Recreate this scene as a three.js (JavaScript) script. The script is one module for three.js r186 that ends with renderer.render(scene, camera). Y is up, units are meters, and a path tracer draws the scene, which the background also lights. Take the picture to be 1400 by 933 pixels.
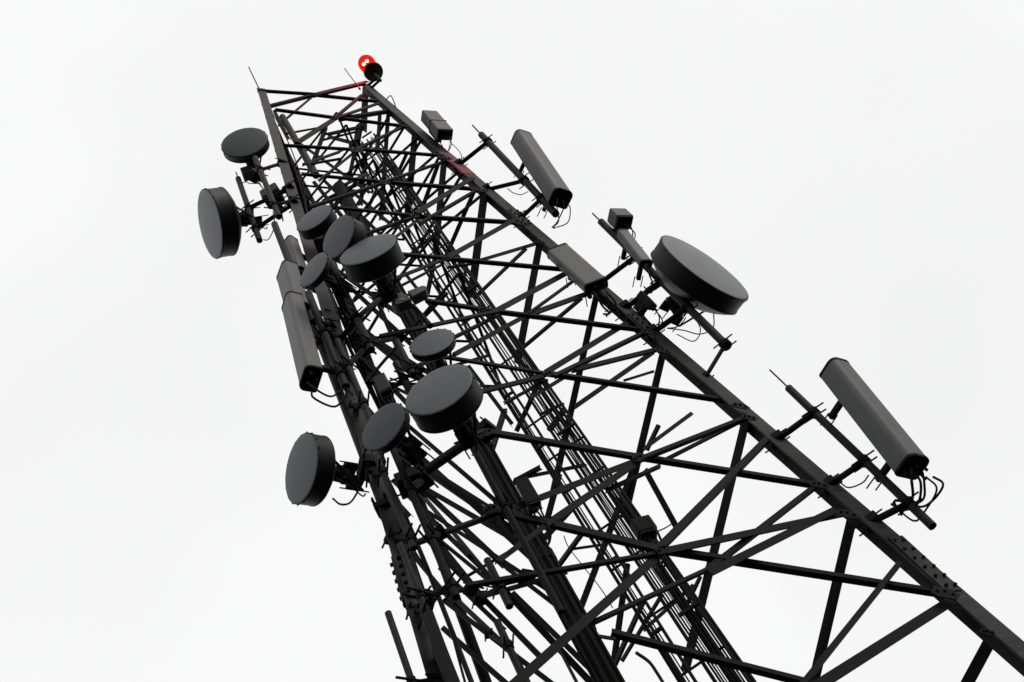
import * as THREE from 'three';
import { mergeGeometries } from 'three/addons/utils/BufferGeometryUtils.js';
import { RoundedBoxGeometry } from 'three/addons/geometries/RoundedBoxGeometry.js';

// ---------------------------------------------------------------- camera (solved from the vertical pipes, the dishes and the legs)
const V = (x, y, z) => new THREE.Vector3(x, y, z);
const F = 1512.84, CX = 700, CY = 466.5;                 // focal length and centre in pixels of the 1400 x 933 photograph
const UPC = V(-0.32530993, -0.4745183, 0.81792777), XC = V(0.82478888, -0.5654408, 0), HC = V(0.46248973, 0.67461773, 0.57532092);
const toWorld = (x, y, z) => { const v = V(x, y, z); return V(v.dot(XC), v.dot(UPC), -v.dot(HC)); };   // right, down, forward -> world
const EYE = V(0, 1.6, 0);
const camera = new THREE.PerspectiveCamera(2 * Math.atan(CY / F) * 180 / Math.PI, 1400 / 933, 0.1, 6000);
camera.position.copy(EYE);
camera.quaternion.setFromRotationMatrix(new THREE.Matrix4().makeBasis(toWorld(1, 0, 0), toWorld(0, -1, 0), toWorld(0, 0, -1)));
const scene = new THREE.Scene();

// ---------------------------------------------------------------- sky: a flat white overcast
let seed = 7;
const rnd = () => { seed = (seed * 1664525 + 1013904223) >>> 0; return seed / 4294967296; };
function noise3(x, y, z) {
  const h = (a, b, c) => { let n = Math.imul(a, 374761393) ^ Math.imul(b, 668265263) ^ Math.imul(c, 2147483647 - 77); n = Math.imul(n ^ (n >>> 13), 1274126177); return ((n ^ (n >>> 16)) >>> 0) / 4294967296; };
  const i = Math.floor(x), j = Math.floor(y), k = Math.floor(z), s = t => t * t * (3 - 2 * t), u = s(x - i), v = s(y - j), w = s(z - k), L = (a, b, t) => a + (b - a) * t;
  return L(L(L(h(i, j, k), h(i + 1, j, k), u), L(h(i, j + 1, k), h(i + 1, j + 1, k), u), v), L(L(h(i, j, k + 1), h(i + 1, j, k + 1), u), L(h(i, j + 1, k + 1), h(i + 1, j + 1, k + 1), u), v), w);
}
{
  const W = 512, H = 256, d = new Float32Array(W * H * 4);
  for (let y = 0; y < H; y++) for (let x = 0; x < W; x++) {
    const el = (y + 0.5) / H * Math.PI - Math.PI / 2, az = (x + 0.5) / W * 2 * Math.PI, c = Math.cos(el);
    const p = [c * Math.cos(az), Math.sin(el), c * Math.sin(az)];
    const n = 0.6 * noise3(p[0] * 3 + 9, p[1] * 3 + 9, p[2] * 3 + 9) + 0.4 * noise3(p[0] * 8 + 30, p[1] * 8 + 30, p[2] * 8 + 30);
    const v = 0.87 + 0.115 * n, i = (y * W + x) * 4;
    d[i] = v; d[i + 1] = v * 1.001; d[i + 2] = v * 1.003; d[i + 3] = 1;
  }
  const t = new THREE.DataTexture(d, W, H, THREE.RGBAFormat, THREE.FloatType);
  t.mapping = THREE.EquirectangularReflectionMapping; t.magFilter = t.minFilter = THREE.LinearFilter; t.needsUpdate = true;
  scene.background = t; scene.environment = t;
}
const sun = new THREE.DirectionalLight(0xfff8f0, 1.4);
sun.position.set(55, 70, 22); sun.target.position.set(0, 18, -10);
sun.castShadow = true; sun.shadow.radius = 60; sun.shadow.mapSize.set(2048, 2048);
Object.assign(sun.shadow.camera, { left: -30, right: 30, top: 30, bottom: -30, near: 1, far: 200 });
scene.add(sun, sun.target);
const renderer = new THREE.WebGLRenderer({ antialias: true });
renderer.toneMapping = THREE.LinearToneMapping; renderer.toneMappingExposure = 1;
renderer.shadowMap.enabled = true;

// ---------------------------------------------------------------- materials
function noiseTexture(lo, hi, fine, coarse, stretch = 1, size = 256) {
  const d = new Uint8Array(size * size * 4);
  for (let y = 0; y < size; y++) for (let x = 0; x < size; x++) {
    const u = x / size, v = y / size, wrap = (f, o) => { const a = u * 2 * Math.PI, b = v * 2 * Math.PI; return noise3(Math.cos(a) * f + o, Math.sin(a) * f + Math.cos(b) * f / stretch + o, Math.sin(b) * f / stretch + o); };
    let n = 0.45 * wrap(fine, 50) + 0.35 * wrap(coarse, 80) + 0.2 * rnd();
    n = Math.min(1, Math.max(0, (n - 0.2) / 0.6));
    const g = Math.round(255 * (lo + (hi - lo) * n)), i = (y * size + x) * 4;
    d[i] = d[i + 1] = d[i + 2] = g; d[i + 3] = 255;
  }
  const t = new THREE.DataTexture(d, size, size); t.magFilter = THREE.LinearFilter; t.minFilter = THREE.LinearFilter;
  t.wrapS = t.wrapT = THREE.RepeatWrapping; t.colorSpace = THREE.SRGBColorSpace; t.needsUpdate = true; return t;
}
const patina = noiseTexture(0.5, 1, 9, 3), dust = noiseTexture(0.88, 1, 14, 2.5), grain = noiseTexture(0.3, 1, 30, 12);
grain.colorSpace = THREE.NoColorSpace;
const mat = (rgb, roughness, o = {}) => { const m = new THREE.MeshPhysicalMaterial({ roughness, metalness: 0, map: patina, specularIntensity: .45, ...o }); m.color.setRGB(...rgb); return m; };
const M = {
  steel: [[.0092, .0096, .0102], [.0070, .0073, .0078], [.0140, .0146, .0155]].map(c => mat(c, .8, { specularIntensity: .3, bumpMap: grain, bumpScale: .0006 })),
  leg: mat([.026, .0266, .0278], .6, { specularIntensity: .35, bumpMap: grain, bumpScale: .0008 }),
  zinc: [[.040, .041, .042], [.060, .061, .063]].map(c => mat(c, .55)),
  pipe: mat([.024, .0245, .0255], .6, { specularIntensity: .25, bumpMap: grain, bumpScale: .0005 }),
  rubber: mat([.010, .010, .0105], .7, { specularIntensity: .25 }),
  bolt: mat([.010, .010, .0105], .7, { specularIntensity: .2 }),
  radomePale: mat([.20, .208, .218], .5, { map: dust, bumpMap: grain, bumpScale: .0005 }),
  radome: mat([.092, .102, .113], .5, { map: dust, bumpMap: grain, bumpScale: .0005 }),
  radomeDark: mat([.046, .050, .055], .5, { map: dust, bumpMap: grain, bumpScale: .0005 }),
  shroud: mat([.011, .0115, .0125], .5, { map: dust }),
  panel: mat([.105, .107, .110], .5, { map: dust, bumpMap: grain, bumpScale: .0004 }),
  cap: mat([.009, .009, .0095], .7, { specularIntensity: .25 }),
  box: mat([.09, .092, .095], .55, { map: dust }),
  plate: mat([.06, .12, .13], .4, {}),
  redPaint: mat([.26, .022, .024], .6),
  redBase: mat([.05, .006, .007], .6),
  ground: mat([.05, .05, .046], .95),
};
M.plate.color.setRGB(.55, .56, .56);

// ---------------------------------------------------------------- scene helpers
const taken = {};
function numbered(n) { const k = taken[n] = (taken[n] ?? -1) + 1; return k ? `${n}_${String(k).padStart(3, '0')}` : n; }
function thing(name, label, category, pos, group) {
  const o = new THREE.Group(); o.name = numbered(name); o.position.copy(pos); o.userData = { label, category };
  if (group) o.userData.group = group;
  scene.add(o); o.updateMatrixWorld(true); return o;
}
function part(name, geo, m, parent, matrix) {           // geometry placed by a WORLD matrix, re-expressed under its parent
  const o = new THREE.Mesh(geo, m); o.name = name; o.castShadow = o.receiveShadow = true;
  parent.updateMatrixWorld(true);
  if (matrix) { o.matrix.copy(parent.matrixWorld).invert().multiply(matrix); o.matrix.decompose(o.position, o.quaternion, o.scale); }
  parent.add(o); o.updateMatrixWorld(true); return o;
}
const local = (name, geo, m, parent, x = 0, y = 0, z = 0) => { const o = new THREE.Mesh(geo, m); o.name = name; o.castShadow = o.receiveShadow = true; o.position.set(x, y, z); parent.add(o); return o; };

// ---------------------------------------------------------------- pixels -> rays -> points on the tower's own planes
const L = 48;                                            // metres from the eye to the point where the legs would meet
const ray = (x, y) => toWorld((x - CX) / F, (y - CY) / F, 1).normalize();
const APEX = ray(302.93, -52.64).multiplyScalar(L).add(EYE);
const TAU = .08398318, PHI = -1.87372101;
const legDir = k => { const a = PHI + 2 * Math.PI * k / 3; return V(TAU * Math.cos(a), -1, -TAU * Math.sin(a)); };
const LEG = { A: legDir(0), D: legDir(1), C: legDir(2) };
const legAt = (n, y) => APEX.clone().addScaledVector(LEG[n], APEX.y - y);          // leg centre at height y
function lineNear(p, d, x, y) {                          // point of a 3-D line nearest to the sight line of a pixel
  const r = ray(x, y), w = p.clone().sub(EYE), a = d.dot(d), b = d.dot(r), e = d.dot(w), f = r.dot(w);
  return p.clone().addScaledVector(d, (b * f - e) / (a - b * b));
}
const legPx = (n, x, y) => lineNear(APEX, LEG[n], x, y);
const plane = (p, n) => ({ p, n: n.clone().normalize() });
const XW = V(1, 0, 0), UP = V(0, 1, 0);
const facing = pl => { if (EYE.clone().sub(pl.p).dot(pl.n) < 0) pl.n.negate(); return pl; };
const PL = {
  N: facing(plane(APEX, LEG.A.clone().cross(LEG.D))),    // near face, between the left and the right leg
  B: facing(plane(APEX, LEG.C.clone().cross(LEG.D))),    // back face, between the rear and the right leg
  R: facing(plane(APEX, LEG.D.clone().cross(XW))),       // outriggers of the right leg
  A: facing(plane(APEX, LEG.A.clone().cross(XW))),       // outriggers of the left leg
  I: facing(plane(APEX, V(0, -1, 0).cross(XW))),         // through the tower's axis
};
PL.C = facing(plane(APEX, LEG.C.clone().cross(XW)));     // outriggers of the rear leg
function hit(k, x, y, off = 0) {                         // where the sight line of a pixel meets a plane, moved off it towards the viewer
  const pl = PL[k], r = ray(x, y), t = pl.p.clone().addScaledVector(pl.n, off).sub(EYE).dot(pl.n) / r.dot(pl.n);
  return EYE.clone().addScaledVector(r, t);
}
const metres = (px, p) => px * p.clone().sub(EYE).dot(toWorld(0, 0, 1)) / F;
const upright = (p, x, y) => lineNear(p, UP, x, y);      // point of the vertical through p seen at a pixel

// unit shapes shared by all bars
const UNIT_L = (() => { const t = .13, s = new THREE.Shape([[0, 0], [1, 0], [1, t], [t, t], [t, 1], [0, 1]].map(p => new THREE.Vector2(...p))); return new THREE.ExtrudeGeometry(s, { depth: 1, bevelEnabled: false }); })();
const UNIT_T = new THREE.CylinderGeometry(1, 1, 1, 14, 1).rotateX(Math.PI / 2).translate(0, 0, .5);
const UNIT_F = new THREE.BoxGeometry(1, 1, 1).translate(0, 0, .5);
const UNIT_BOLT = new THREE.CylinderGeometry(1, 1, 1, 6, 1).rotateX(Math.PI / 2);
function basisOf(a, b, normal) {
  const z = b.clone().sub(a), len = z.length(); z.normalize();
  const y = normal.clone().addScaledVector(z, -normal.dot(z)).normalize(), x = y.clone().cross(z);
  return { x, y, z, len };
}
function barL(name, a, b, wpx, normal, m, parent, flip = 1) {      // rolled angle from a to b, one leg of it in the face plane
  const { x, y, z, len } = basisOf(a, b, normal); x.multiplyScalar(flip); const yy = y.clone().multiplyScalar(-1);
  const mid = a.clone().add(b).multiplyScalar(.5), view = mid.clone().sub(EYE).normalize(), s = z.clone().cross(view).normalize();
  const e = [0, x.dot(s), yy.dot(s)], lo = Math.min(...e), hi = Math.max(...e), w = Math.max(.03, metres(wpx, mid) / (hi - lo));
  const o = a.clone().addScaledVector(s, -w * (lo + hi) / 2);
  const mm = new THREE.Matrix4().makeBasis(x, yy, z); if (mm.determinant() < 0) { mm.makeBasis(yy, x, z); }
  mm.scale(V(w, w, len)).setPosition(o);
  return part(name, UNIT_L, m, parent, mm);
}
function tube(name, a, b, r, m, parent, r2) {
  const { x, y, z, len } = basisOf(a, b, Math.abs(b.clone().sub(a).normalize().y) > .9 ? XW : UP);
  return part(name, UNIT_T, m, parent, new THREE.Matrix4().makeBasis(x, y, z).scale(V(r, r2 ?? r, len)).setPosition(a));
}
function flat(name, a, b, w, t, normal, m, parent) {
  const { x, y, z, len } = basisOf(a, b, normal);
  return part(name, UNIT_F, m, parent, new THREE.Matrix4().makeBasis(x, y, z).scale(V(w, t, len)).setPosition(a));
}
function wire(name, pts, r, m, parent, n = 24) {
  const g = new THREE.TubeGeometry(new THREE.CatmullRomCurve3(pts), n, r, 6);
  return part(name, g, m, parent, new THREE.Matrix4());
}

// ---------------------------------------------------------------- ground
{
  const g = new THREE.PlaneGeometry(4000, 4000, 1, 1).rotateX(-Math.PI / 2), uv = g.attributes.uv;
  for (let i = 0; i < uv.count; i++) uv.setXY(i, uv.getX(i) * 900, uv.getY(i) * 900);
  const o = new THREE.Mesh(g, M.ground); o.name = 'ground'; o.userData.kind = 'structure'; o.receiveShadow = true; scene.add(o);
}

// ---------------------------------------------------------------- the tower
const TOPY = legPx('A', 357, 122).y;
const axisAt = y => V(APEX.x, y, APEX.z);
const tower = thing('lattice_tower', 'tall three-legged dark steel lattice tower carrying all the antennas', 'tower', axisAt(0));
function prism(rings) {                                  // skin over rings of equal point count, with end caps
  const n = rings[0].length, pos = [], quad = (a, b, c, d) => pos.push(...a.toArray(), ...b.toArray(), ...c.toArray(), ...a.toArray(), ...c.toArray(), ...d.toArray());
  for (let k = 0; k + 1 < rings.length; k++) for (let i = 0; i < n; i++) { const j = (i + 1) % n; quad(rings[k][i], rings[k][j], rings[k + 1][j], rings[k + 1][i]); }
  for (const r of [rings[0], rings[rings.length - 1]]) { const f = THREE.ShapeUtils.triangulateShape(r.map(p => new THREE.Vector2(p.x, p.z)), []); for (const t of f) for (const i of t) pos.push(...r[i].toArray()); }
  const g = new THREE.BufferGeometry(); g.setAttribute('position', new THREE.Float32BufferAttribute(pos, 3));
  const uv = []; for (let i = 0; i < pos.length / 3; i++) uv.push((pos[i * 3] + pos[i * 3 + 2]) * .9, pos[i * 3 + 1] * .35);
  g.setAttribute('uv', new THREE.Float32BufferAttribute(uv, 2)); g.computeVertexNormals(); return g;
}
const OTHER = { A: ['D', 'C'], D: ['A', 'C'], C: ['A', 'D'] };
const LEGW = { A: .19, D: .25, C: .18 };
function legFrame(n) { const p = legAt(n, 10), f = k => legAt(k, 10).sub(p).normalize(); return OTHER[n].map(f); }
for (const n of ['A', 'D', 'C']) {
  const [u, v] = legFrame(n), w = LEGW[n], t = .024, out = u.clone().add(v).normalize().multiplyScalar(-w * .42);
  const ring = y => [[0, 0], [w, 0], [w, t], [t, t], [t, w], [0, w]].map(([a, b]) => legAt(n, y).add(out).addScaledVector(u, a).addScaledVector(v, b));
  const top = n === 'D' ? legPx('D', 503, 113).y : TOPY + (n === 'C' ? -.3 : 0);
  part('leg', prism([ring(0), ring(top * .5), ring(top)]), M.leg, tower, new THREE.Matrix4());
}
// members: face, x1, y1, x2, y2, width in pixels, kind (L angle, G galvanised angle, T tube)
const MEM = [
  // near face: the crossed diagonals, node by node from the top
  ['N', 352, 124, 430, 129, 5], ['N', 430, 130, 529, 140, 5], ['N', 500, 113, 430, 130, 6], ['N', 430, 130, 362, 147, 6], ['N', 427, 132, 381, 171, 3],
  ['N', 376, 150, 458, 161, 5], ['N', 458, 161, 556, 173, 5], ['N', 496, 129, 458, 161, 5], ['N', 518, 141, 460, 161, 4], ['N', 533, 152, 464, 163, 7], ['N', 458, 162, 404, 196, 6], ['N', 446, 173, 390, 183, 3],
  ['N', 390, 199, 490, 205, 5], ['N', 490, 204, 606, 213, 5], ['N', 490, 203, 556, 171, 5], ['N', 486, 207, 436, 247, 4], ['N', 466, 207, 414, 225, 4], ['N', 467, 217, 425, 224, 4],
  ['N', 412, 238, 525, 249, 5], ['N', 525, 249, 655, 259, 6], ['N', 525, 249, 610, 220, 5], ['N', 522, 251, 425, 283, 6], ['N', 500, 238, 472, 252, 4],
  ['N', 462, 284, 567, 295, 5], ['N', 567, 296, 712, 305, 7], ['N', 567, 292, 644, 244, 6], ['N', 574, 306, 654, 259, 6], ['N', 566, 297, 500, 320, 6], ['N', 572, 300, 520, 340, 4],
  ['N', 540, 347, 611, 353, 6], ['N', 611, 354, 785, 370, 7], ['N', 611, 352, 704, 300, 6], ['N', 609, 354, 534, 383, 5], ['N', 604, 362, 550, 390, 4], ['N', 611, 366, 646, 361, 4],
  ['N', 582, 411, 659, 423, 7], ['N', 659, 424, 882, 452, 8], ['N', 676, 426, 780, 370, 7], ['N', 724, 428, 786, 383, 5], ['N', 718, 432, 810, 399, 7], ['N', 679, 426, 519, 460, 6], ['N', 684, 430, 620, 462, 6], ['N', 718, 432, 620, 485, 6],
  ['N', 600, 487, 748, 511, 6], ['N', 748, 511, 1010, 551, 9], ['N', 746, 509, 876, 430, 7], ['N', 760, 514, 888, 452, 8], ['N', 784, 506, 902, 477, 7], ['N', 745, 514, 640, 540, 7], ['N', 750, 519, 690, 551, 5], ['N', 768, 518, 724, 545, 5],
  ['N', 662, 590, 872, 625, 10], ['N', 872, 625, 1122, 665, 11], ['N', 1024, 570, 872, 630, 9], ['N', 870, 630, 690, 699, 8], ['N', 1012, 577, 900, 634, 6], ['N', 868, 634, 756, 711, 9], ['N', 904, 637, 829, 671, 7], ['N', 756, 711, 680, 768, 7],
  ['N', 668, 696, 904, 752, 12], ['N', 904, 752, 1301, 814, 13], ['N', 1054, 596, 904, 748, 12], ['N', 1182, 696, 906, 754, 9], ['N', 902, 757, 640, 801, 9], ['N', 900, 760, 700, 938, 12],
  ['N', 1117, 664, 970, 778, 10], ['N', 1140, 698, 968, 784, 10], ['N', 972, 777, 806, 854, 8], ['N', 836, 866, 1150, 946, 13], ['N', 818, 870, 842, 874, 5],
  ['N', 690, 699, 560, 746, 9, 'T'], ['N', 1232, 768, 1090, 946, 9], ['N', 1300, 822, 1100, 949, 14],
  // back face: braces that drop from the right leg to the rear leg
  ['B', 500, 116, 497, 178, 9], ['B', 491, 172, 485, 210, 9], ['B', 531, 151, 521, 300, 6], ['B', 519, 155, 516, 205, 5], ['B', 500, 208, 493, 280, 6], ['B', 484, 210, 477, 243, 5], ['B', 516, 258, 500, 290, 5],
  ['B', 567, 181, 557, 290, 8], ['B', 557, 208, 541, 243, 5], ['B', 607, 216, 595, 345, 8], ['B', 600, 222, 576, 288, 6], ['B', 596, 345, 584, 402, 6], ['B', 648, 262, 609, 352, 6],
  ['B', 662, 262, 644, 404, 10], ['B', 638, 362, 632, 396, 5, 'G'], ['B', 738, 330, 707, 496, 9], ['B', 816, 402, 757, 670, 9], ['B', 764, 650, 744, 724, 8], ['B', 907, 481, 854, 708, 10], ['B', 866, 640, 794, 830, 8],
  ['B', 858, 770, 838, 915, 9], ['B', 1020, 572, 936, 918, 11], ['B', 1166, 706, 1112, 936, 14], ['B', 1357, 870, 1318, 942, 15],
  ['B', 731, 334, 650, 358, 5, 'G'], ['B', 719, 340, 648, 408, 5, 'G'], ['B', 795, 408, 712, 478, 6, 'G'], ['B', 892, 482, 786, 556, 6, 'G'], ['B', 894, 508, 852, 521, 2, 'G'], ['B', 946, 565, 880, 614, 5, 'G'],
  ['B', 901, 581, 884, 616, 7, 'G'], ['B', 882, 643, 928, 727, 8], ['B', 958, 788, 938, 830, 6, 'G'], ['B', 948, 800, 880, 862, 5, 'G'], ['B', 906, 812, 850, 905, 6, 'G'], ['B', 786, 690, 742, 738, 8], ['B', 738, 640, 704, 658, 8], ['B', 800, 636, 706, 655, 5],
  ['B', 880, 822, 838, 915, 8, 'G'], ['B', 770, 552, 740, 566, 4], ['B', 772, 560, 750, 590, 9, 'G'], ['B', 690, 690, 706, 654, 6], ['B', 800, 724, 752, 790, 8, 'G'], ['B', 776, 752, 826, 745, 4],
  ['B', 742, 512, 706, 590, 7], ['B', 690, 560, 664, 640, 8, 'G'], ['B', 652, 640, 610, 700, 0.01],
  // interior braces between the left leg, the rear leg and the column: long runs
  ['I', 548, 600, 742, 778, 9], ['I', 742, 778, 790, 860, 8], ['I', 568, 660, 690, 775, 10], ['I', 690, 775, 752, 822, 8], ['I', 574, 664, 668, 718, 9], ['I', 600, 656, 664, 700, 13], ['I', 544, 614, 664, 690, 6], ['I', 575, 597, 690, 696, 8],
  ['I', 536, 656, 640, 760, 8], ['I', 640, 760, 700, 818, 8], ['I', 690, 808, 812, 938, 12], ['I', 700, 810, 830, 938, 10], ['I', 620, 729, 700, 826, 8, 'G'], ['I', 596, 738, 660, 818, 10], ['I', 612, 748, 690, 812, 7], ['I', 660, 818, 742, 902, 10], ['I', 680, 712, 782, 826, 8],
  ['I', 605, 820, 766, 944, 9], ['I', 622, 818, 700, 892, 9, 'G'], ['I', 600, 776, 690, 862, 8], ['I', 764, 886, 792, 940, 6, 'G'], ['I', 604, 858, 700, 942, 10], ['I', 640, 736, 738, 800, 7], ['I', 634, 791, 704, 750, 5], ['I', 655, 817, 774, 783, 8],
  ['I', 426, 394, 566, 506, 8], ['I', 440, 418, 500, 456, 7], ['I', 438, 426, 562, 558, 8], ['I', 484, 398, 606, 512, 8], ['I', 512, 406, 600, 468, 8], ['I', 516, 412, 548, 488, 8], ['I', 520, 476, 590, 532, 9], ['I', 480, 486, 560, 586, 8], ['I', 499, 509, 540, 530, 6],
  ['I', 398, 188, 506, 264, 5], ['I', 428, 248, 500, 336, 7], ['I', 442, 246, 530, 330, 6], ['I', 462, 246, 540, 312, 6], ['I', 388, 200, 440, 300, 8], ['I', 446, 172, 424, 232, 7], ['I', 446, 184, 496, 173, 6], ['I', 440, 192, 488, 180, 4], ['I', 450, 187, 500, 200, 6], ['N', 386, 160, 432, 240, 9, 'T'], ['I', 374, 150, 394, 190, 6],
  ['I', 452, 330, 520, 392, 8], ['I', 500, 246, 440, 276, 7], ['I', 562, 452, 612, 400, 7], ['I', 552, 372, 606, 440, 6], ['I', 640, 500, 700, 580, 7], ['I', 620, 500, 668, 486, 5], ['I', 470, 520, 520, 580, 8], ['I', 500, 640, 560, 706, 8], ['I', 552, 744, 620, 826, 8], ['I', 706, 902, 724, 940, 12],
].filter(m => m[5] > 1);
const rearX = y => 303 + .365 * (y + 54), colX = y => 650 + .529 * (y - 590);
for (const m of MEM) if (m[0] === 'I' && m[2] > 380 && m[3] > m[1] && m[4] > m[2]) {      // interior runs reach from the rear leg to the column
  const dx = (m[3] - m[1]) / (m[4] - m[2]);
  let t = 0; while (t < 75 && m[1] - dx * t > rearX(m[2] - t)) t += 2; if (t < 75) { m[1] -= dx * t; m[2] -= t; }
  t = 0; while (t < 90 && m[3] + dx * t < colX(m[4] + t)) t += 2; if (t < 90) { m[3] += dx * t; m[4] += t; }
}
let mi = 0;
for (const [f, x1, y1, x2, y2, w, kind] of MEM) {
  mi++;
  const off = { N: .02, B: -.02, I: .0 }[f] + ((mi * 37) % 23 - 11) * .006, a = hit(f, x1, y1, off), b = hit(f, x2, y2, off);
  const m = kind === 'G' ? M.zinc[mi % 2] : M.steel[mi % 3];
  if (kind === 'T') tube('brace', a, b, metres(w, a) / 2, M.pipe, tower);
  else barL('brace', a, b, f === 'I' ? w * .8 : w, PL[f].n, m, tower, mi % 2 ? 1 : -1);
}
{
  const ys = []; for (let y = TOPY - .2; y > 6; y -= 1.05 + (TOPY - y) * .062) ys.push(y);
  for (const [p, q, w] of [['A', 'C', 3.4], ['C', 'D', 4]]) for (let i = 0; i + 1 < ys.length; i++) {
    const n = LEG[p].clone().cross(LEG[q]).normalize(), hi = ys[i], lo = ys[i + 1];
    if (p === 'A' && lo > 15) {                            // plan bracing: a triangle between the middles of the three faces
      const mids = [['A', 'D'], ['D', 'C'], ['C', 'A']].map(([u, v]) => legAt(u, lo + .1 * (i % 3)).add(legAt(v, lo + .1 * (i % 3))).multiplyScalar(.5));
      for (let k = 0; k < 3; k++) barL('plan_brace', mids[k], mids[(k + 1) % 3], F * .05 / mids[k].distanceTo(EYE), UP, M.steel[k], tower);
    }
    if (lo < (p === 'C' ? 20 : 15.5)) continue;
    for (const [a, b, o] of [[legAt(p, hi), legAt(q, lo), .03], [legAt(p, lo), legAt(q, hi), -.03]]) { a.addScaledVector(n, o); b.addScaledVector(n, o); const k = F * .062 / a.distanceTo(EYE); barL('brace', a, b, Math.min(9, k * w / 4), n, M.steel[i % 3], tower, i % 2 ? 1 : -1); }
  }
}
// gusset plates where diagonals cross and where they meet the right leg
const hexPlate = (() => { const s = new THREE.Shape(); [[-1, -.35], [-.5, -.6], [.6, -.5], [1, .1], [.6, .55], [-.6, .5]].forEach((p, i) => i ? s.lineTo(...p) : s.moveTo(...p)); return new THREE.ExtrudeGeometry(s, { depth: 1, bevelEnabled: false }); })();
function gusset(f, x, y, rpx, turn, off = .1) {
  const p = hit(f, x, y, off), n = PL[f].n, r = metres(rpx, p), u = XW.clone().addScaledVector(n, -XW.dot(n)).normalize(), v = n.clone().cross(u), c = Math.cos(turn), s = Math.sin(turn);
  const g = part('gusset_plate', hexPlate, M.steel[1], tower, new THREE.Matrix4().makeBasis(u.clone().multiplyScalar(c).addScaledVector(v, s), v.clone().multiplyScalar(c).addScaledVector(u, -s), n.clone()).scale(V(r, r, .012)).setPosition(p));
  for (const [a, b] of [[-.5, 0], [0, .15], [.5, 0]]) {
    const q = p.clone().addScaledVector(u, r * (a * c - b * s)).addScaledVector(v, r * (a * s + b * c)).addScaledVector(n, .02);
    part('bolt', UNIT_BOLT, M.bolt, g, new THREE.Matrix4().makeBasis(u, v, n).scale(V(.016, .016, .03)).setPosition(q));
  }
}
for (const [x, y, r] of [[430, 130, 6], [458, 161, 8], [488, 206, 12], [526, 250, 10], [567, 296, 9], [611, 354, 8], [660, 424, 8], [749, 512, 10], [872, 627, 12], [904, 752, 15], [670, 697, 16], [664, 592, 14]]) gusset('N', x, y, r, .6);
for (const [x, y, r] of [[552, 172, 9], [608, 216, 11], [655, 260, 13], [712, 306, 13], [738, 332, 8], [795, 372, 10], [888, 455, 14], [905, 480, 13], [1012, 556, 14], [1024, 572, 12], [1120, 664, 15], [1158, 704, 18], [1292, 812, 22], [1350, 866, 12]]) gusset('N', x, y, r, -.4, .12);
// bolted splices of the legs
function splice(n, x, y, len, rows) {
  const p = legPx(n, x, y), [u, v] = legFrame(n), w = LEGW[n], out = u.clone().add(v).normalize().multiplyScalar(-w * .42), d = LEG[n].clone().normalize();
  for (const [uu, vv] of [[u, v], [v, u]]) {
    const nrm = uu.clone().cross(d).normalize(); if (nrm.dot(vv) > 0) nrm.negate();
    const c = p.clone().add(out).addScaledVector(uu, w * .52).addScaledVector(nrm, .011);
    const pl = part('splice_plate', new THREE.BoxGeometry(w * .86, len, .018), M.leg, tower, new THREE.Matrix4().makeBasis(uu, d.clone().negate(), nrm.clone()).setPosition(c));
    for (let i = 0; i < rows; i++) for (const s of [-.26, .22]) {
      const q = c.clone().addScaledVector(d, (i + .5 - rows / 2) * len / rows).addScaledVector(uu, s * w).addScaledVector(nrm, .018);
      part('bolt', UNIT_BOLT, M.bolt, pl, new THREE.Matrix4().makeBasis(uu, d, nrm.clone()).scale(V(.02, .02, .028)).setPosition(q));
    }
  }
}
splice('D', 1262, 778, .95, 6); splice('A', 546, 795, .6, 5); splice('D', 712, 300, .7, 4); splice('D', 880, 446, .6, 4);
// red painted band on the right leg
{
  const a = legPx('D', 611, 211), b = legPx('D', 643, 241), [u, v] = legFrame('D'), w = LEGW.D + .012, t = .034;
  const out = u.clone().add(v).normalize().multiplyScalar(-LEGW.D * .42 - .008);
  const ring = p => [[0, 0], [w, 0], [w, t], [t, t], [t, w], [0, w]].map(([i, j]) => p.clone().add(out).addScaledVector(u, i).addScaledVector(v, j));
  part('painted_band', prism([ring(b), ring(a)]), M.redPaint, tower, new THREE.Matrix4()).userData.label = 'red painted band on the right leg';
}
// the thick column that stands inside the lattice
{
  const p = hit('I', 745, 768), top = upright(p, 470, 252), r = metres(15, p);
  const col = thing('riser_column', 'thick dark vertical riser tube standing inside the lattice tower', 'column', V(p.x, 0, p.z));
  tube('tube', V(p.x, 0, p.z), top, r, M.steel[0], col);
  for (const y of [330, 470, 610, 766, 860]) { const q = upright(p, p.x, y); const h = lineNear(p, UP, 745 + (y - 768) * .53, y); tube('collar', h.clone().addScaledVector(UP, -.09), h.clone().addScaledVector(UP, .09), r * 1.14, M.steel[1], col); }
  for (let i = 0; i < 5; i++) { const a = -1.2 + i * .55, o = V(Math.sin(a) * (r + .02), 0, Math.cos(a) * (r + .02)); tube('cable', V(p.x, 2, p.z).add(o), top.clone().add(o).addScaledVector(UP, -.6 - i * .5), .018, M.rubber, col); }
}

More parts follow.
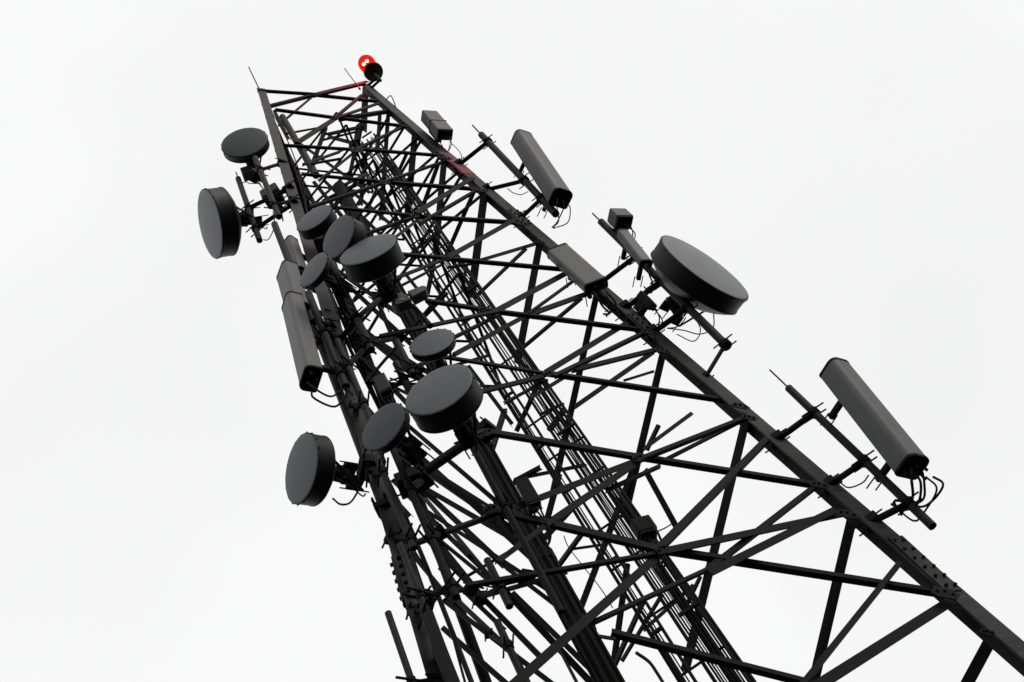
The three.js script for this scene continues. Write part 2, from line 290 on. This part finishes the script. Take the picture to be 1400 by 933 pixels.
// ---------------------------------------------------------------- cable ladder with its feeder cables
{
  const p = hit('I', 784, 640, -.35), base = V(p.x, 0, p.z), topH = upright(p, 492, 196).y;
  const lad = thing('cable_ladder', 'vertical cable ladder crowded with black feeder cables inside the tower', 'cable ladder', base);
  const at = (dx, dz, y) => V(p.x + dx, y, p.z + dz);
  for (const dx of [-.30, .02, .36]) tube('rail', at(dx, 0, 0), at(dx, 0, topH), .022, M.steel[1], lad);
  for (let y = 4; y < topH; y += .62 + rnd() * .3) flat('rung', at(-.30, -.01, y), at(.36, -.01, y), .026, .02, UP, M.steel[1], lad);
  const xs = [-.27, -.24, -.20, -.15, .06, .10, .15, .185, .22, .255, .29, .325, .36, .205, .275, .24, .31, .13];
  xs.forEach((dx, i) => {
    const z0 = .03 + (i > 14 ? .045 : 0) + (i > 19 ? .04 : 0), pts = [], r = [.011, .019, .009, .022, .013][i % 5], hi = topH - (i * 1.7 % 5) * .5;
    for (let k = 0; k <= 14; k++) pts.push(at(dx + (noise3(i * 3.1, k * .9, 2) - .5) * .055, z0 + (noise3(i * 5.3, k * .9, 8) - .5) * .05, hi * k / 14));
    wire('cable', pts, r, M.rubber, lad, 40);
  });
  for (let y = 5; y < topH; y += 1.1 + rnd() * .9) for (const [a, b] of [[-.30, -.13], [.08, .35]]) flat('cable_clamp', at(a, .085, y), at(b, .085, y), .045, .03, V(0, 0, 1), M.steel[2], lad);
}

{
  const run = [[374, 150], [392, 200], [412, 260], [430, 330], [452, 420], [478, 520], [512, 620], [552, 720], [596, 820], [640, 940]];
  const b0 = hit('A', 600, 900, -.4), g = thing('feeder_bundle', 'loose bundle of black feeder cables running down inside the left leg', 'cables', b0);
  for (let i = 1; i < 9; i += 3) wire('cable', run.slice(i % 3 ? i % 4 : 0).map(([x, y], k) => hit('A', x + (i - 4) * (1.2 + k * .35) + (noise3(i * 7.7, k * 1.3, 3) - .5) * 16, y, -.35 - (i % 3) * .12)), .012 + (i % 4) * .004, M.rubber, g, 60);
}

// ---------------------------------------------------------------- dishes
function bracketTo(root, from, to, r) { tube('bracket_arm', from, to, r, M.pipe, root); }
function dish(o) {
  const c = hit(o.plane, o.x, o.y, o.off ?? .8), d = c.distanceTo(EYE), R = o.r * d;
  const g = thing('dish_antenna', o.label, 'dish antenna', c, 'microwave dishes on the tower');
  g.rotation.order = 'YXZ'; g.rotation.y = Math.atan2(Math.cos(o.phi), -Math.sin(o.phi)); g.rotation.x = -(o.elev ?? 0) * Math.PI / 180; g.updateMatrixWorld(true);
  const lathe = (pts, n = 64) => { const q = new THREE.LatheGeometry(pts.map(p => new THREE.Vector2(p[0], p[1])), n).rotateX(Math.PI / 2); return q; };
  const D = o.depth * R, T = (o.back ?? .4) * R;
  // front skin: nearly flat, with a rolled edge
  const pts = []; for (let i = 0; i <= 14; i++) { const t = i / 14; pts.push([R * .985 * t + .0001, R * .06 * (1 - t * t)]); } pts.push([R * .985, -.012]);
  local('radome', lathe(pts), o.dark ? M.radomeDark : o.pale ? M.radomePale : M.radome, g);
  const sh = local('shroud', lathe([[R * .9, -.016], [R * .99, -.016], [R, -.004], [R * 1.012, -.004], [R * 1.016, -.02], [R * 1.016, -R * .07], [R * 1.0, -R * .075], [R * .995, -D * .9], [R * 1.008, -D * .92], [R * 1.008, -D], [R * .985, -D - .012], [R * .9, -D - T * .2], [R * .76, -D - T * .42], [R * .55, -D - T * .68], [R * .32, -D - T * .88], [R * .22, -D - T]]), M.shroud, g);
  const nb = 18; for (let i = 0; i < nb; i++) { const a = i / nb * 2 * Math.PI, b = local('rivet', UNIT_BOLT, M.bolt, sh, Math.cos(a) * R * 1.016, Math.sin(a) * R * 1.016, -R * .04); b.scale.set(.01, .01, .02); b.lookAt(0, 0, 0); b.rotation.set(0, 0, 0); b.quaternion.setFromUnitVectors(V(0, 0, 1), V(Math.cos(a), Math.sin(a), 0)); }
  const z0 = -D - T;
  local('hub', new THREE.CylinderGeometry(R * .2, R * .24, .16, 20).rotateX(Math.PI / 2), M.steel[0], g, 0, 0, z0 - .05);
  local('yoke', new RoundedBoxGeometry(.09, Math.min(.42, R * .7), .14, 2, .015), M.steel[1], g, 0, 0, z0 - .17);
  for (const s of [-1, 1]) { const y = s * Math.min(.2, R * .32); local('pipe_clamp', new THREE.BoxGeometry(.17, .05, .16), M.steel[2], g, 0, y, z0 - .27); for (const e of [-1, 1]) local('clamp_rod', new THREE.CylinderGeometry(.008, .008, .36, 8).rotateX(Math.PI / 2), M.bolt, g, e * .09, y, z0 - .3); }
  if (o.radio) { local('radio_unit', new RoundedBoxGeometry(R * .5, R * .5, .2, 2, .02), M.box, g, R * o.radio[0], R * o.radio[1], z0 - .12); }
  if (o.stain) local('drain_nub', new THREE.SphereGeometry(R * .045, 10, 8), M.cap, g, R * .22, -R * .1, R * .03);
  // strut and cable
  g.updateMatrixWorld(true);
  const lp = (x, y, z) => g.localToWorld(V(x, y, z));
  tube('side_strut', lp(R * .7, -R * .2, -D * .95), lp(.02, -R * .1 - .25, z0 - .3), .016, M.steel[2], g);
  wire('cable', [lp(0, -R * .15, z0 - .02), lp(R * .2, -R * .75, z0 - .1), lp(R * .05, -R * 1.0, z0 - .25), lp(-.05, -R * .6, z0 - .38)], .009, M.rubber, g);
  return { g, R, back: lp(0, 0, z0 - .3) };
}
const DISH = [
  { x: 334, y: 194.3, r: .0201, phi: -1.25, elev: -15.4, plane: 'A', off: .5, depth: .34, back: .45, dark: 1, radio: [-.3, -.75], label: 'shallow dark round dish near the top of the left leg, highest dish on the tower' },
  { x: 286.5, y: 306.4, r: .0302, phi: -2.54, elev: -14.4, plane: 'A', off: .3, depth: .5, back: .36, pale: 1, label: 'deep drum dish turned edge-on, standing off the left leg on its own pipe' },
  { x: 429, y: 298, r: .0177, phi: -1.54, elev: 0.7, plane: 'N', off: .5, depth: .55, back: .5, label: 'small grey dish topmost in the cluster of four on the left leg' },
  { x: 462.5, y: 323.7, r: .0210, phi: -1.93, elev: -9.5, plane: 'N', off: .9, depth: .62, back: .3, label: 'mid-sized dish tilted between the small top dish and the deep drum of the cluster' },
  { x: 428.8, y: 368.5, r: .0178, phi: -1.85, elev: -0.5, plane: 'N', off: .9, depth: .3, back: .4, stain: 1, label: 'shallow dish with a small nub on its face, lowest in the cluster of four' },
  { x: 503, y: 340.7, r: .0271, phi: -1.37, elev: 6.3, plane: 'N', off: 1.0, depth: .68, back: .35, label: 'large deep drum dish at the right of the cluster of four' },
  { x: 590.3, y: 467.9, r: .0208, phi: -1.32, elev: 1.5, plane: 'N', off: .6, depth: .3, back: .5, label: 'small shallow round dish directly above the biggest drum dish of the near face' },
  { x: 600, y: 532.5, r: .0337, phi: -1.48, elev: 3.6, plane: 'N', off: 1.1, depth: .66, back: .3, label: 'big deep drum dish in the middle of the near face, under a small shallow dish' },
  { x: 523.7, y: 583.4, r: .0249, phi: -1.73, elev: -1.7, plane: 'N', off: .8, depth: .28, back: .4, dark: 1, label: 'dark shallow dish tucked beside the big drum dish' },
  { x: 411.5, y: 640.5, r: .0316, phi: -2.15, elev: -5.6, plane: 'A', off: .2, depth: .52, back: .38, label: 'lowest drum dish, facing out to the left beside the left leg, cable loop below it' },
  { x: 964.4, y: 365, r: .0463, phi: -0.51, elev: -5.9, plane: 'R', off: .0, depth: .38, back: .42, pale: 1, label: 'very large drum dish on an outrigger pipe of the right leg' },
].map(dish);

// ---------------------------------------------------------------- outrigger pipes
function clampAt(p, r, root, dir) {
  const o = part('clamp', new THREE.CylinderGeometry(r * 1.35, r * 1.35, .09, 12), M.steel[1], root, new THREE.Matrix4().setPosition(p));
  for (const s of [-1, 1]) { const side = V(dir.z, 0, -dir.x).multiplyScalar(s * r * 1.2), u = p.clone().add(side); tube('clamp_rod', u.clone().addScaledVector(dir, -.16), u.clone().addScaledVector(dir, .17), .011, M.bolt, o); }
}
function outrigger(o) {
  const p = hit(o.plane, (o.top[0] + o.bot[0]) / 2, (o.top[1] + o.bot[1]) / 2, o.off ?? 0), t = upright(p, ...o.top), b = upright(p, ...o.bot), r = metres(o.w, p) / 2;
  const g = thing('pipe_mount', o.label, 'pipe mount', b, 'outrigger pipes');
  tube('pipe', b, t, r, o.m ?? M.pipe, g);
  const bore = tube('pipe_end', b.clone().addScaledVector(UP, -.004), b.clone().addScaledVector(UP, .02), r * .8, M.cap, g);
  if (o.tip) { const tt = upright(p, ...o.tip); tube('tip_rod', t, tt, r * .22, M.pipe, g); }
  for (const [x1, y1, leg, x2, y2, w, m] of o.arms) {
    const a = upright(p, x1, y1), q = leg.length === 1 && LEG[leg] && leg !== 'N' ? legPx(leg, x2, y2) : hit(leg.slice(-1), x2, y2, 0);
    const dir = q.clone().sub(a).setY(0).normalize();
    tube('arm', a, q, metres(w, a) / 2, m === 'G' ? M.zinc[0] : M.steel[0], g); clampAt(a, r, g, dir);
    const cs = Math.min(.26, metres(w, a) * 2.4); const c2 = part('clamp', new RoundedBoxGeometry(cs, cs * .55, cs, 1, .012), M.steel[1], g, new THREE.Matrix4().makeRotationY(Math.atan2(dir.x, dir.z)).setPosition(q));
    for (const s of [-1, 1]) tube('clamp_rod', q.clone().add(V(dir.z * s * cs * .4, 0, -dir.x * s * cs * .4)).addScaledVector(dir, -cs * .9), q.clone().add(V(dir.z * s * cs * .4, 0, -dir.x * s * cs * .4)).addScaledVector(dir, cs * 1.0), .01, M.bolt, c2);
  }
  return { g, p, r };
}
outrigger({ plane: 'R', top: [655, 187], bot: [763, 290], tip: [641, 176], w: 10, label: 'grey pipe on three arms near the red band of the right leg', arms: [[664, 197, 'D', 630, 222, 6], [714, 250, 'D', 668, 256, 6], [737, 275, 'D', 712, 298, 6]] });
outrigger({ plane: 'R', top: [822, 303], bot: [993, 473], tip: [809, 293], w: 11, label: 'long grey pipe on arms behind the very large drum dish', arms: [[868, 352, 'D', 822, 384, 7], [898, 390, 'D', 858, 418, 8], [934, 427, 'D', 892, 456, 8], [992, 471, 'D', 966, 515, 6, 'G']] });
outrigger({ plane: 'R', top: [1077, 532], bot: [1277, 719], tip: [1051, 508], w: 12, label: 'lowest long grey pipe on three arms of the right leg', arms: [[1112, 566, 'D', 1062, 602, 9], [1180, 633, 'D', 1130, 668, 9], [1241, 690, 'D', 1190, 716, 10]] });
outrigger({ plane: 'A', off: 0, top: [322, 245], bot: [358, 328], tip: [317, 237], w: 8, label: 'short grey pipe holding the edge-on drum dish off the left leg', arms: [[338, 285, 'A', 398, 258, 6], [352, 312, 'A', 378, 284, 6]] });
outrigger({ plane: 'A', off: .3, top: [352, 215], bot: [378, 298], w: 8, label: 'thin pipe running down from behind the highest dish beside the left leg', arms: [[357, 232, 'A', 374, 226, 5], [372, 282, 'A', 392, 276, 5]] });
outrigger({ plane: 'A', off: .12, top: [392, 300], bot: [516, 722], w: 12, label: 'long vertical pipe along the left leg, behind the left panels', arms: [[440, 470, 'A', 458, 466, 8], [484, 646, 'A', 506, 640, 14], [508, 700, 'A', 520, 696, 9]] });
outrigger({ plane: 'N', off: .3, top: [424, 400], bot: [470, 530], w: 11, label: 'collared pipe just right of the large left panel', arms: [[444, 454, 'A', 452, 450, 8], [464, 512, 'A', 470, 506, 8]] });
outrigger({ plane: 'N', off: .35, top: [458, 352], bot: [500, 482], w: 11, label: 'pipe carrying the lower dishes of the cluster of four', arms: [[484, 437, 'N', 520, 408, 8], [484, 437, 'A', 458, 474, 8], [496, 474, 'N', 545, 462, 7]] });
outrigger({ plane: 'N', off: .3, top: [464, 465], bot: [505, 580], w: 10, label: 'pipe above the dark shallow dish', arms: [[476, 500, 'N', 497, 478, 8], [496, 552, 'A', 484, 560, 7]] });
outrigger({ plane: 'N', off: .25, top: [508, 596], bot: [562, 752], w: 10, label: 'pipe behind the dark shallow dish, running down beside the left leg', arms: [[524, 645, 'A', 506, 650, 9], [556, 738, 'A', 536, 736, 8]] });
outrigger({ plane: 'N', off: .3, top: [612, 508], bot: [752, 846], w: 9, m: M.steel[2], label: 'long pipe behind the big drum dish, ending free among the braces', arms: [[636, 606, 'N', 560, 660, 14], [638, 604, 'N', 664, 590, 12], [672, 700, 'N', 690, 697, 10]] });
outrigger({ plane: 'N', off: .35, top: [541, 468], bot: [566, 512], w: 10, label: 'short pipe stub left of the small shallow dish', arms: [[562, 505, 'N', 600, 487, 7]] });
outrigger({ plane: 'N', off: .1, top: [541, 497], bot: [562, 540], w: 10, label: 'blunt free pipe end standing between the two middle dishes', arms: [[552, 520, 'N', 528, 534, 6], [552, 518, 'N', 572, 506, 6]] });
outrigger({ plane: 'N', off: .2, top: [562, 738], bot: [606, 940], w: 10, label: 'pipe close beside the lower left leg', arms: [[578, 812, 'N', 643, 806, 8], [584, 838, 'A', 560, 836, 7]] });
outrigger({ plane: 'A', off: .2, top: [526, 840], bot: [574, 950], w: 10, label: 'plain pipe standing clear at the outer side of the lower left leg', arms: [[570, 932, 'A', 594, 930, 8]] });
outrigger({ plane: 'I', off: .4, top: [674, 762], bot: [689, 834], w: 11, label: 'short black pipe with a round lower end among the lower braces', arms: [[680, 800, 'I', 720, 790, 9], [680, 806, 'I', 656, 818, 8]] });
outrigger({ plane: 'I', off: .4, top: [676, 852], bot: [730, 950], w: 11, label: 'black clamped pipe at the bottom of the tower interior', arms: [[690, 886, 'I', 668, 868, 5]] });
outrigger({ plane: 'N', off: .3, top: [536, 606], bot: [622, 818], w: 11, m: M.steel[2], label: 'collared pipe crossing the tubular horizontal near the rear leg', arms: [[562, 668, 'N', 576, 658, 12], [588, 736, 'N', 600, 730, 9], [616, 800, 'N', 586, 818, 9]] });

// ---------------------------------------------------------------- panel antennas
function panel(o) {
  const p = hit(o.plane, (o.top[0] + o.bot[0]) / 2, (o.top[1] + o.bot[1]) / 2, o.off ?? 0), t = hit(o.plane, ...o.top, o.off ?? 0), b = hit(o.plane, ...o.bot, o.off ?? 0), h = t.distanceTo(b);
  const g = thing(o.name ?? 'panel_antenna', o.label, o.cat ?? 'panel antenna', b, o.group ?? 'panel antennas');
  const ay = t.clone().sub(b).normalize(), az = V(Math.cos(o.phi), 0, -Math.sin(o.phi)); az.addScaledVector(ay, -az.dot(ay)).normalize(); g.quaternion.setFromRotationMatrix(new THREE.Matrix4().makeBasis(ay.clone().cross(az), ay, az)); g.updateMatrixWorld(true);
  const W = o.W, D = o.D, s = new THREE.Shape(), r = Math.min(W, D) * .28;   // section: flat back, softly rounded front
  s.moveTo(-W / 2 + r * .5, -D / 2); s.lineTo(W / 2 - r * .5, -D / 2); s.quadraticCurveTo(W / 2, -D / 2, W / 2, -D / 2 + r * .5); s.lineTo(W / 2 * 1.02, D / 2 - r); s.quadraticCurveTo(W / 2, D / 2, W / 2 - r, D / 2 + .012); s.lineTo(-W / 2 + r, D / 2 + .012); s.quadraticCurveTo(-W / 2, D / 2, -W / 2 * 1.02, D / 2 - r); s.lineTo(-W / 2, -D / 2 + r * .5); s.quadraticCurveTo(-W / 2, -D / 2, -W / 2 + r * .5, -D / 2);
  const body = new THREE.ExtrudeGeometry(s, { depth: h - .06, bevelEnabled: false, curveSegments: 6 }).rotateX(-Math.PI / 2).scale(1, 1, -1);
  const fix = q => { q.index || 0; const a = q.attributes.position; for (let i = 0; i < a.count; i += 3) for (const at of Object.values(q.attributes)) { const n = at.itemSize; for (let k = 0; k < n; k++) { const x = at.array[(i + 1) * n + k]; at.array[(i + 1) * n + k] = at.array[(i + 2) * n + k]; at.array[(i + 2) * n + k] = x; } } q.computeVertexNormals(); return q; };
  local('radome', fix(body), o.m ?? M.panel, g, 0, .03, 0);
  const cap = new THREE.ExtrudeGeometry(s, { depth: .035, bevelEnabled: true, bevelThickness: .006, bevelSize: .006, bevelSegments: 1, curveSegments: 6 }).rotateX(-Math.PI / 2).scale(1, 1, -1);
  const cg = fix(cap);
  local('end_cap', cg, M.cap, g, 0, .004, 0); const tc = local('end_cap', cg, M.cap, g, 0, h - .036, 0); tc.scale.set(.995, 1, .995);
  for (let i = 0; i < (o.plugs ?? 4); i++) local('connector', new THREE.CylinderGeometry(.018, .018, .09, 10), M.bolt, g, -W * .32 + i * W * .21, -.045, (i % 2 - .5) * D * .4);
  const lp = (x, y, z) => g.localToWorld(V(x, y, z));
  for (let i = 0; i < (o.cables ?? 3); i++) { const x = -W * .3 + i * W * .28; const q = () => rnd() - .5, sag = .22 + rnd() * .22; wire('jumper_cable', [lp(x, -.07, q() * .1), lp(x + q() * .1, -sag * .7, -.02 + q() * .1), lp(x * .6 + q() * .18, -sag, -D * .6 - rnd() * .12), lp(x * .3 + q() * .1, -sag * .75 - q() * .2, -D / 2 - .26), lp(q() * .08, -.02 - rnd() * .3, -D / 2 - .33)], .009 + rnd() * .008, M.rubber, g); }
  for (const fy of o.brackets ?? [.16, .78]) {
    const br = local('bracket', new THREE.BoxGeometry(.06, .07, .32), M.steel[1], g, 0, h * fy, -D / 2 - .15);
    local('bracket_plate', new THREE.BoxGeometry(.16, .14, .02), M.steel[2], br, 0, 0, .145);
    for (const e of [-1, 1]) local('clamp_rod', new THREE.CylinderGeometry(.009, .009, .2, 8).rotateX(Math.PI / 2), M.bolt, br, e * .07, 0, -.2);
  }
  return g;
}
panel({ plane: 'R', off: .15, top: [713, 190], bot: [767, 272], W: .38, D: .34, phi: -.66, label: 'grey panel antenna on the pipe beside the red band, upper right' });
panel({ plane: 'R', off: .25, top: [1141, 505], bot: [1249, 640], W: .32, D: .31, phi: -.66, cables: 5, plugs: 5, label: 'long grey panel antenna with dangling cables on the lowest right pipe' });
panel({ plane: 'R', off: .45, top: [762, 343], bot: [816, 392], W: .38, D: .16, phi: -1.25, label: 'short grey panel antenna fixed flat against the right leg', brackets: [.25, .75] });
panel({ plane: 'A', off: .55, top: [399, 414], bot: [426, 519], W: .30, D: .19, phi: -2.25, cables: 2, label: 'large grey panel antenna low in front of the left leg, cable loop under it' });
panel({ plane: 'A', off: .3, top: [392, 372], bot: [409, 430], W: .34, D: .2, phi: -2.2, label: 'grey panel antenna whose top shows above the large left panel', cables: 1 });
panel({ plane: 'A', off: .1, top: [396, 332], bot: [410, 376], W: .22, D: .16, phi: -1.9, label: 'narrow grey panel antenna highest of the three on the left leg', cables: 1 });
panel({ plane: 'R', off: .1, top: [850, 318], bot: [884, 362], W: .20, D: .12, phi: -.95, label: 'small slim panel antenna under the box on the long right pipe', cables: 2, plugs: 2 });

// ---------------------------------------------------------------- radio boxes
function radioBox(o) {
  const c = hit(o.plane, o.x, o.y, o.off ?? 0), g = thing('radio_unit', o.label, 'radio unit', c, 'radio boxes');
  g.rotation.y = Math.atan2(Math.cos(o.phi), -Math.sin(o.phi)); g.rotation.x = o.pitch ?? 0; g.updateMatrixWorld(true);
  const [w, h, d] = o.s;
  local('housing', new RoundedBoxGeometry(w, h, d, 3, Math.min(w, d) * .12), o.m ?? M.box, g);
  local('base_plate', new THREE.BoxGeometry(w * .86, .03, d * .86), M.cap, g, 0, -h / 2 - .012, 0);
  for (let i = 0; i < 4; i++) local('cooling_fin', new THREE.BoxGeometry(w * .04, h * .8, .025), M.steel[2], g, -w * .36 + i * w * .24, 0, -d / 2 - .01);
  for (let i = 0; i < 3; i++) local('connector', new THREE.CylinderGeometry(.016, .016, .08, 8), M.bolt, g, -w * .25 + i * w * .25, -h / 2 - .05, 0);
  local('bracket', new THREE.BoxGeometry(.1, h * .5, .14), M.steel[1], g, 0, 0, -d / 2 - .09);
  if (o.strap) { local('strap', new RoundedBoxGeometry(w + .02, .03, d + .02, 1, .01), M.rubber, g, 0, -h * .05, 0); }
  const lp = (x, y, z) => g.localToWorld(V(x, y, z));
  for (let i = 0; i < 2; i++) wire('cable', [lp(w * (.2 - i * .3), -h / 2 - .08, 0), lp(w * .1, -h / 2 - .3 - i * .1, -.05), lp(-.04, -h / 2 - .45, -d / 2 - .1), lp(0, -h * .3, -d / 2 - .14)], .01, M.rubber, g);
  return g;
}
radioBox({ plane: 'R', off: .15, x: 597, y: 171, s: [.36, 1.35, .26], phi: -.9, strap: 1, label: 'grey strapped radio box on the right leg just below its top' });
radioBox({ plane: 'R', off: .1, x: 848, y: 299, s: [.32, .34, .26], phi: -.9, label: 'grey square radio box at the upper end of the long right pipe' });
radioBox({ plane: 'A', off: -.1, x: 346, y: 238, s: [.22, .4, .2], phi: -2.0, label: 'small box hanging behind and below the highest dish' });
radioBox({ plane: 'A', off: -.2, x: 372, y: 268, s: [.34, .34, .3], phi: -1.5, m: M.shroud, label: 'dark rounded box behind the thin pipe of the left leg' });
radioBox({ plane: 'I', off: .3, x: 880, y: 722, s: [.24, .24, .16], phi: -1.1, m: M.cap, label: 'black box beside the cable ladder near the lowest crossing' });
radioBox({ plane: 'N', off: .2, x: 524, y: 528, s: [.15, .34, .13], phi: -1.4, m: M.shroud, label: 'upright box above the dark shallow dish' });
radioBox({ plane: 'N', off: .15, x: 722, y: 674, s: [.14, .4, .1], phi: -1.2, m: M.steel[0], label: 'dark box strapped to the riser column' });
radioBox({ plane: 'R', off: .1, x: 884, y: 411, s: [.12, .42, .12], phi: -.4, m: M.steel[0], label: 'dark cylinder-like filter box between the right leg and its long pipe' });
radioBox({ plane: 'N', off: .25, x: 606, y: 900, s: [.10, .95, .12], phi: -1.2, m: M.steel[2], label: 'tall narrow steel box beside the lower left leg' });
// twin-winged bracket unit with a small pale plate
{
  const c = hit('N', 563, 416, .4), g = thing('combiner_unit', 'grey winged combiner unit with a pale label plate above the small shallow dish', 'combiner', c);
  g.rotation.y = Math.atan2(Math.cos(-1.3), Math.sin(1.3)); g.rotation.z = .12; g.scale.setScalar(.8);
  const wing = s => { const q = new THREE.Shape(); q.moveTo(0, -.11); q.lineTo(s * .22, -.09); q.quadraticCurveTo(s * .33, 0, s * .24, .07); q.lineTo(0, .1); return new THREE.ExtrudeGeometry(q, { depth: .16, bevelEnabled: true, bevelSize: .01, bevelThickness: .01, bevelSegments: 1 }); };
  local('wing', wing(-1), M.box, g, -.03, 0, 0); local('wing', wing(1), M.box, g, .03, 0, .03);
  local('neck', new RoundedBoxGeometry(.1, .36, .1, 2, .02), M.box, g, -.06, .22, .02);
  local('label_plate', new THREE.BoxGeometry(.06, .05, .006), M.plate, g, -.13, -.02, .176);
  local('pipe', new THREE.CylinderGeometry(.05, .05, .8, 12), M.steel[0], g, .02, -.3, -.1);
}

// ---------------------------------------------------------------- loose cables between mounts and legs
function looseCable(label, pts, r = .009) {
  const q = pts.map(([k, x, y, o]) => hit(k, x, y, o ?? 0)), g = thing('loose_cable', label, 'cable', q[0], 'loose cables');
  wire('strand', q, r, M.rubber, g, 32);
}
looseCable('thin cable arching over the right leg just under the beacon', [['R', 527, 137], ['R', 533, 131], ['R', 538, 138], ['R', 541, 147]], .014);
looseCable('thin cable sagging between the right leg and the lowest pipe', [['R', 1150, 661], ['R', 1160, 667], ['R', 1180, 660], ['R', 1188, 650]]);
looseCable('thin cable sagging from the very large drum dish to the right leg', [['R', 912, 449], ['R', 935, 452], ['R', 958, 457], ['R', 974, 450], ['R', 976, 428]]);
looseCable('short cable loop below the long right pipe', [['R', 912, 449], ['R', 926, 447], ['R', 934, 440], ['R', 938, 434]]);
looseCable('thin cable sagging under the upper right pipe', [['R', 694, 258], ['R', 702, 264], ['R', 714, 266], ['R', 722, 262]]);
looseCable('pair of thin leads from the strapped box to the red band', [['R', 618, 197], ['R', 627, 206], ['R', 631, 214], ['R', 630, 222]]);
looseCable('hanging cable loop at the foot of the short left pipe', [['A', 360, 328], ['A', 366, 328], ['A', 373, 316], ['A', 375, 302], ['A', 373, 290]]);
looseCable('cable from the short left pipe up to the dark rounded box', [['A', 328, 252], ['A', 335, 249], ['A', 342, 251], ['A', 352, 251]]);
looseCable('cable dangling from the lowest drum dish', [['A', 455, 682], ['A', 466, 690], ['A', 478, 688], ['A', 487, 676], ['A', 490, 668]], .011);
looseCable('curved cable hanging free near the foot of the column', [['I', 870, 893], ['I', 888, 906], ['I', 898, 920], ['I', 908, 936]], .02);
looseCable('wispy wire left of the cable ladder', [['I', 771, 733], ['I', 776, 746], ['I', 800, 778], ['I', 822, 806], ['I', 838, 832]], .007);
looseCable('thin wire up from the lowest crossing past the black box', [['N', 906, 745], ['N', 900, 730], ['N', 890, 714], ['N', 884, 709]], .014);
looseCable('thin stay from the cut brace to the wire beside the black box', [['N', 899, 727], ['N', 910, 722], ['N', 918, 717]], .008);

// ---------------------------------------------------------------- lightning rods and obstruction light
{
  const b = legPx('A', 352, 124), t = upright(b, 337, 93), g = thing('lightning_rod', 'thin lightning rod on top of the left leg', 'lightning rod', b, 'lightning rods');
  tube('rod', b, t, .014, M.pipe, g); tube('socket', b, b.clone().addScaledVector(UP, .12), .026, M.steel[0], g);
}
{
  const b = hit('N', 492, 122, .1), t = upright(b, 469, 95), g = thing('lightning_rod', 'thin lightning rod beside the red beacon', 'lightning rod', b, 'lightning rods');
  tube('rod', b, t, .012, M.pipe, g); tube('socket', b, b.clone().addScaledVector(UP, .1), .024, M.steel[0], g);
}
{
  const foot = legPx('D', 503, 113), c = hit('R', 511, 99, .05), r = metres(12, foot);
  const g = thing('obstruction_light', 'lit red obstruction beacon on top of the right leg', 'beacon', foot);
  tube('stem', V(c.x, foot.y - .45, c.z), c, .04, M.steel[0], g);
  tube('bracket_arm', V(c.x, foot.y - .12, c.z), foot.clone().addScaledVector(UP, -.12), .035, M.steel[0], g); tube('bracket_arm', V(c.x, foot.y - .4, c.z), foot.clone().addScaledVector(UP, -.4), .035, M.steel[0], g);
  const lathe = (p, n = 40) => new THREE.LatheGeometry(p.map(q => new THREE.Vector2(q[0], q[1])), n), at = new THREE.Matrix4().setPosition(c);
  const base = part('base', lathe([[.0001, -.10], [r * .45, -.10], [r * .6, -.03], [r * 1.06, .0], [r * 1.12, .03], [r * 1.12, .1], [r * 1.02, .115], [r * .8, .13], [r * .8, .16], [.0001, .16]]), M.redBase, g, at);
  for (let i = 0; i < 6; i++) { const a = i / 6 * 2 * Math.PI; part('bolt', UNIT_BOLT, M.bolt, base, new THREE.Matrix4().makeRotationX(Math.PI / 2).scale(V(.014, .014, .03)).setPosition(c.clone().add(V(Math.cos(a) * r * 1.0, -.008, Math.sin(a) * r * 1.0)))); }
  const glass = new THREE.MeshPhysicalMaterial({ roughness: .12, transmission: 1, thickness: 0, ior: 1.45, specularIntensity: .08 }); glass.color.setRGB(.90, .006, .004);
  glass.emissive = new THREE.Color(1, .008, 0); glass.emissiveIntensity = .1;
  part('neck', new THREE.CylinderGeometry(r * .5, r * .6, .46, 20), M.steel[0], g, new THREE.Matrix4().setPosition(c.clone().add(V(0, .38, 0))));
  const y0 = .64, H = .46 - r * .8, dome = [[r * .98, y0]]; for (let i = 1; i <= 12; i++) dome.push([r * (i % 2 ? 1 : .95), y0 + H * i / 12]); for (let i = 1; i <= 10; i++) { const a = i / 10 * Math.PI / 2; dome.push([Math.max(.0001, r * .95 * Math.cos(a)), y0 + H + r * .8 * Math.sin(a)]); }
  part('dome', lathe(dome), glass, g, at);
  const hot = new THREE.MeshStandardMaterial({ emissive: new THREE.Color(1, .5, .1), emissiveIntensity: 20 }); hot.color.setRGB(.3, .1, .02);
  for (const [dx, dy] of [[-.07, .88], [.04, .93], [-.02, .76]]) part('bulb', new THREE.SphereGeometry(.036, 14, 10).scale(1.3, 1.5, 1), hot, g, new THREE.Matrix4().setPosition(c.clone().add(V(dx, dy, .02))));
  part('lamp_holder', new THREE.CylinderGeometry(.04, .06, .16, 12), M.steel[0], g, new THREE.Matrix4().setPosition(c.clone().add(V(0, .68, 0))));
  const lamp = new THREE.PointLight(new THREE.Color(1, .012, .008), 55, 0, 2); lamp.position.copy(c.clone().add(V(0, .84, 0)).sub(g.position)); lamp.castShadow = true; lamp.shadow.radius = 8; g.add(lamp);
}
renderer.render(scene, camera);
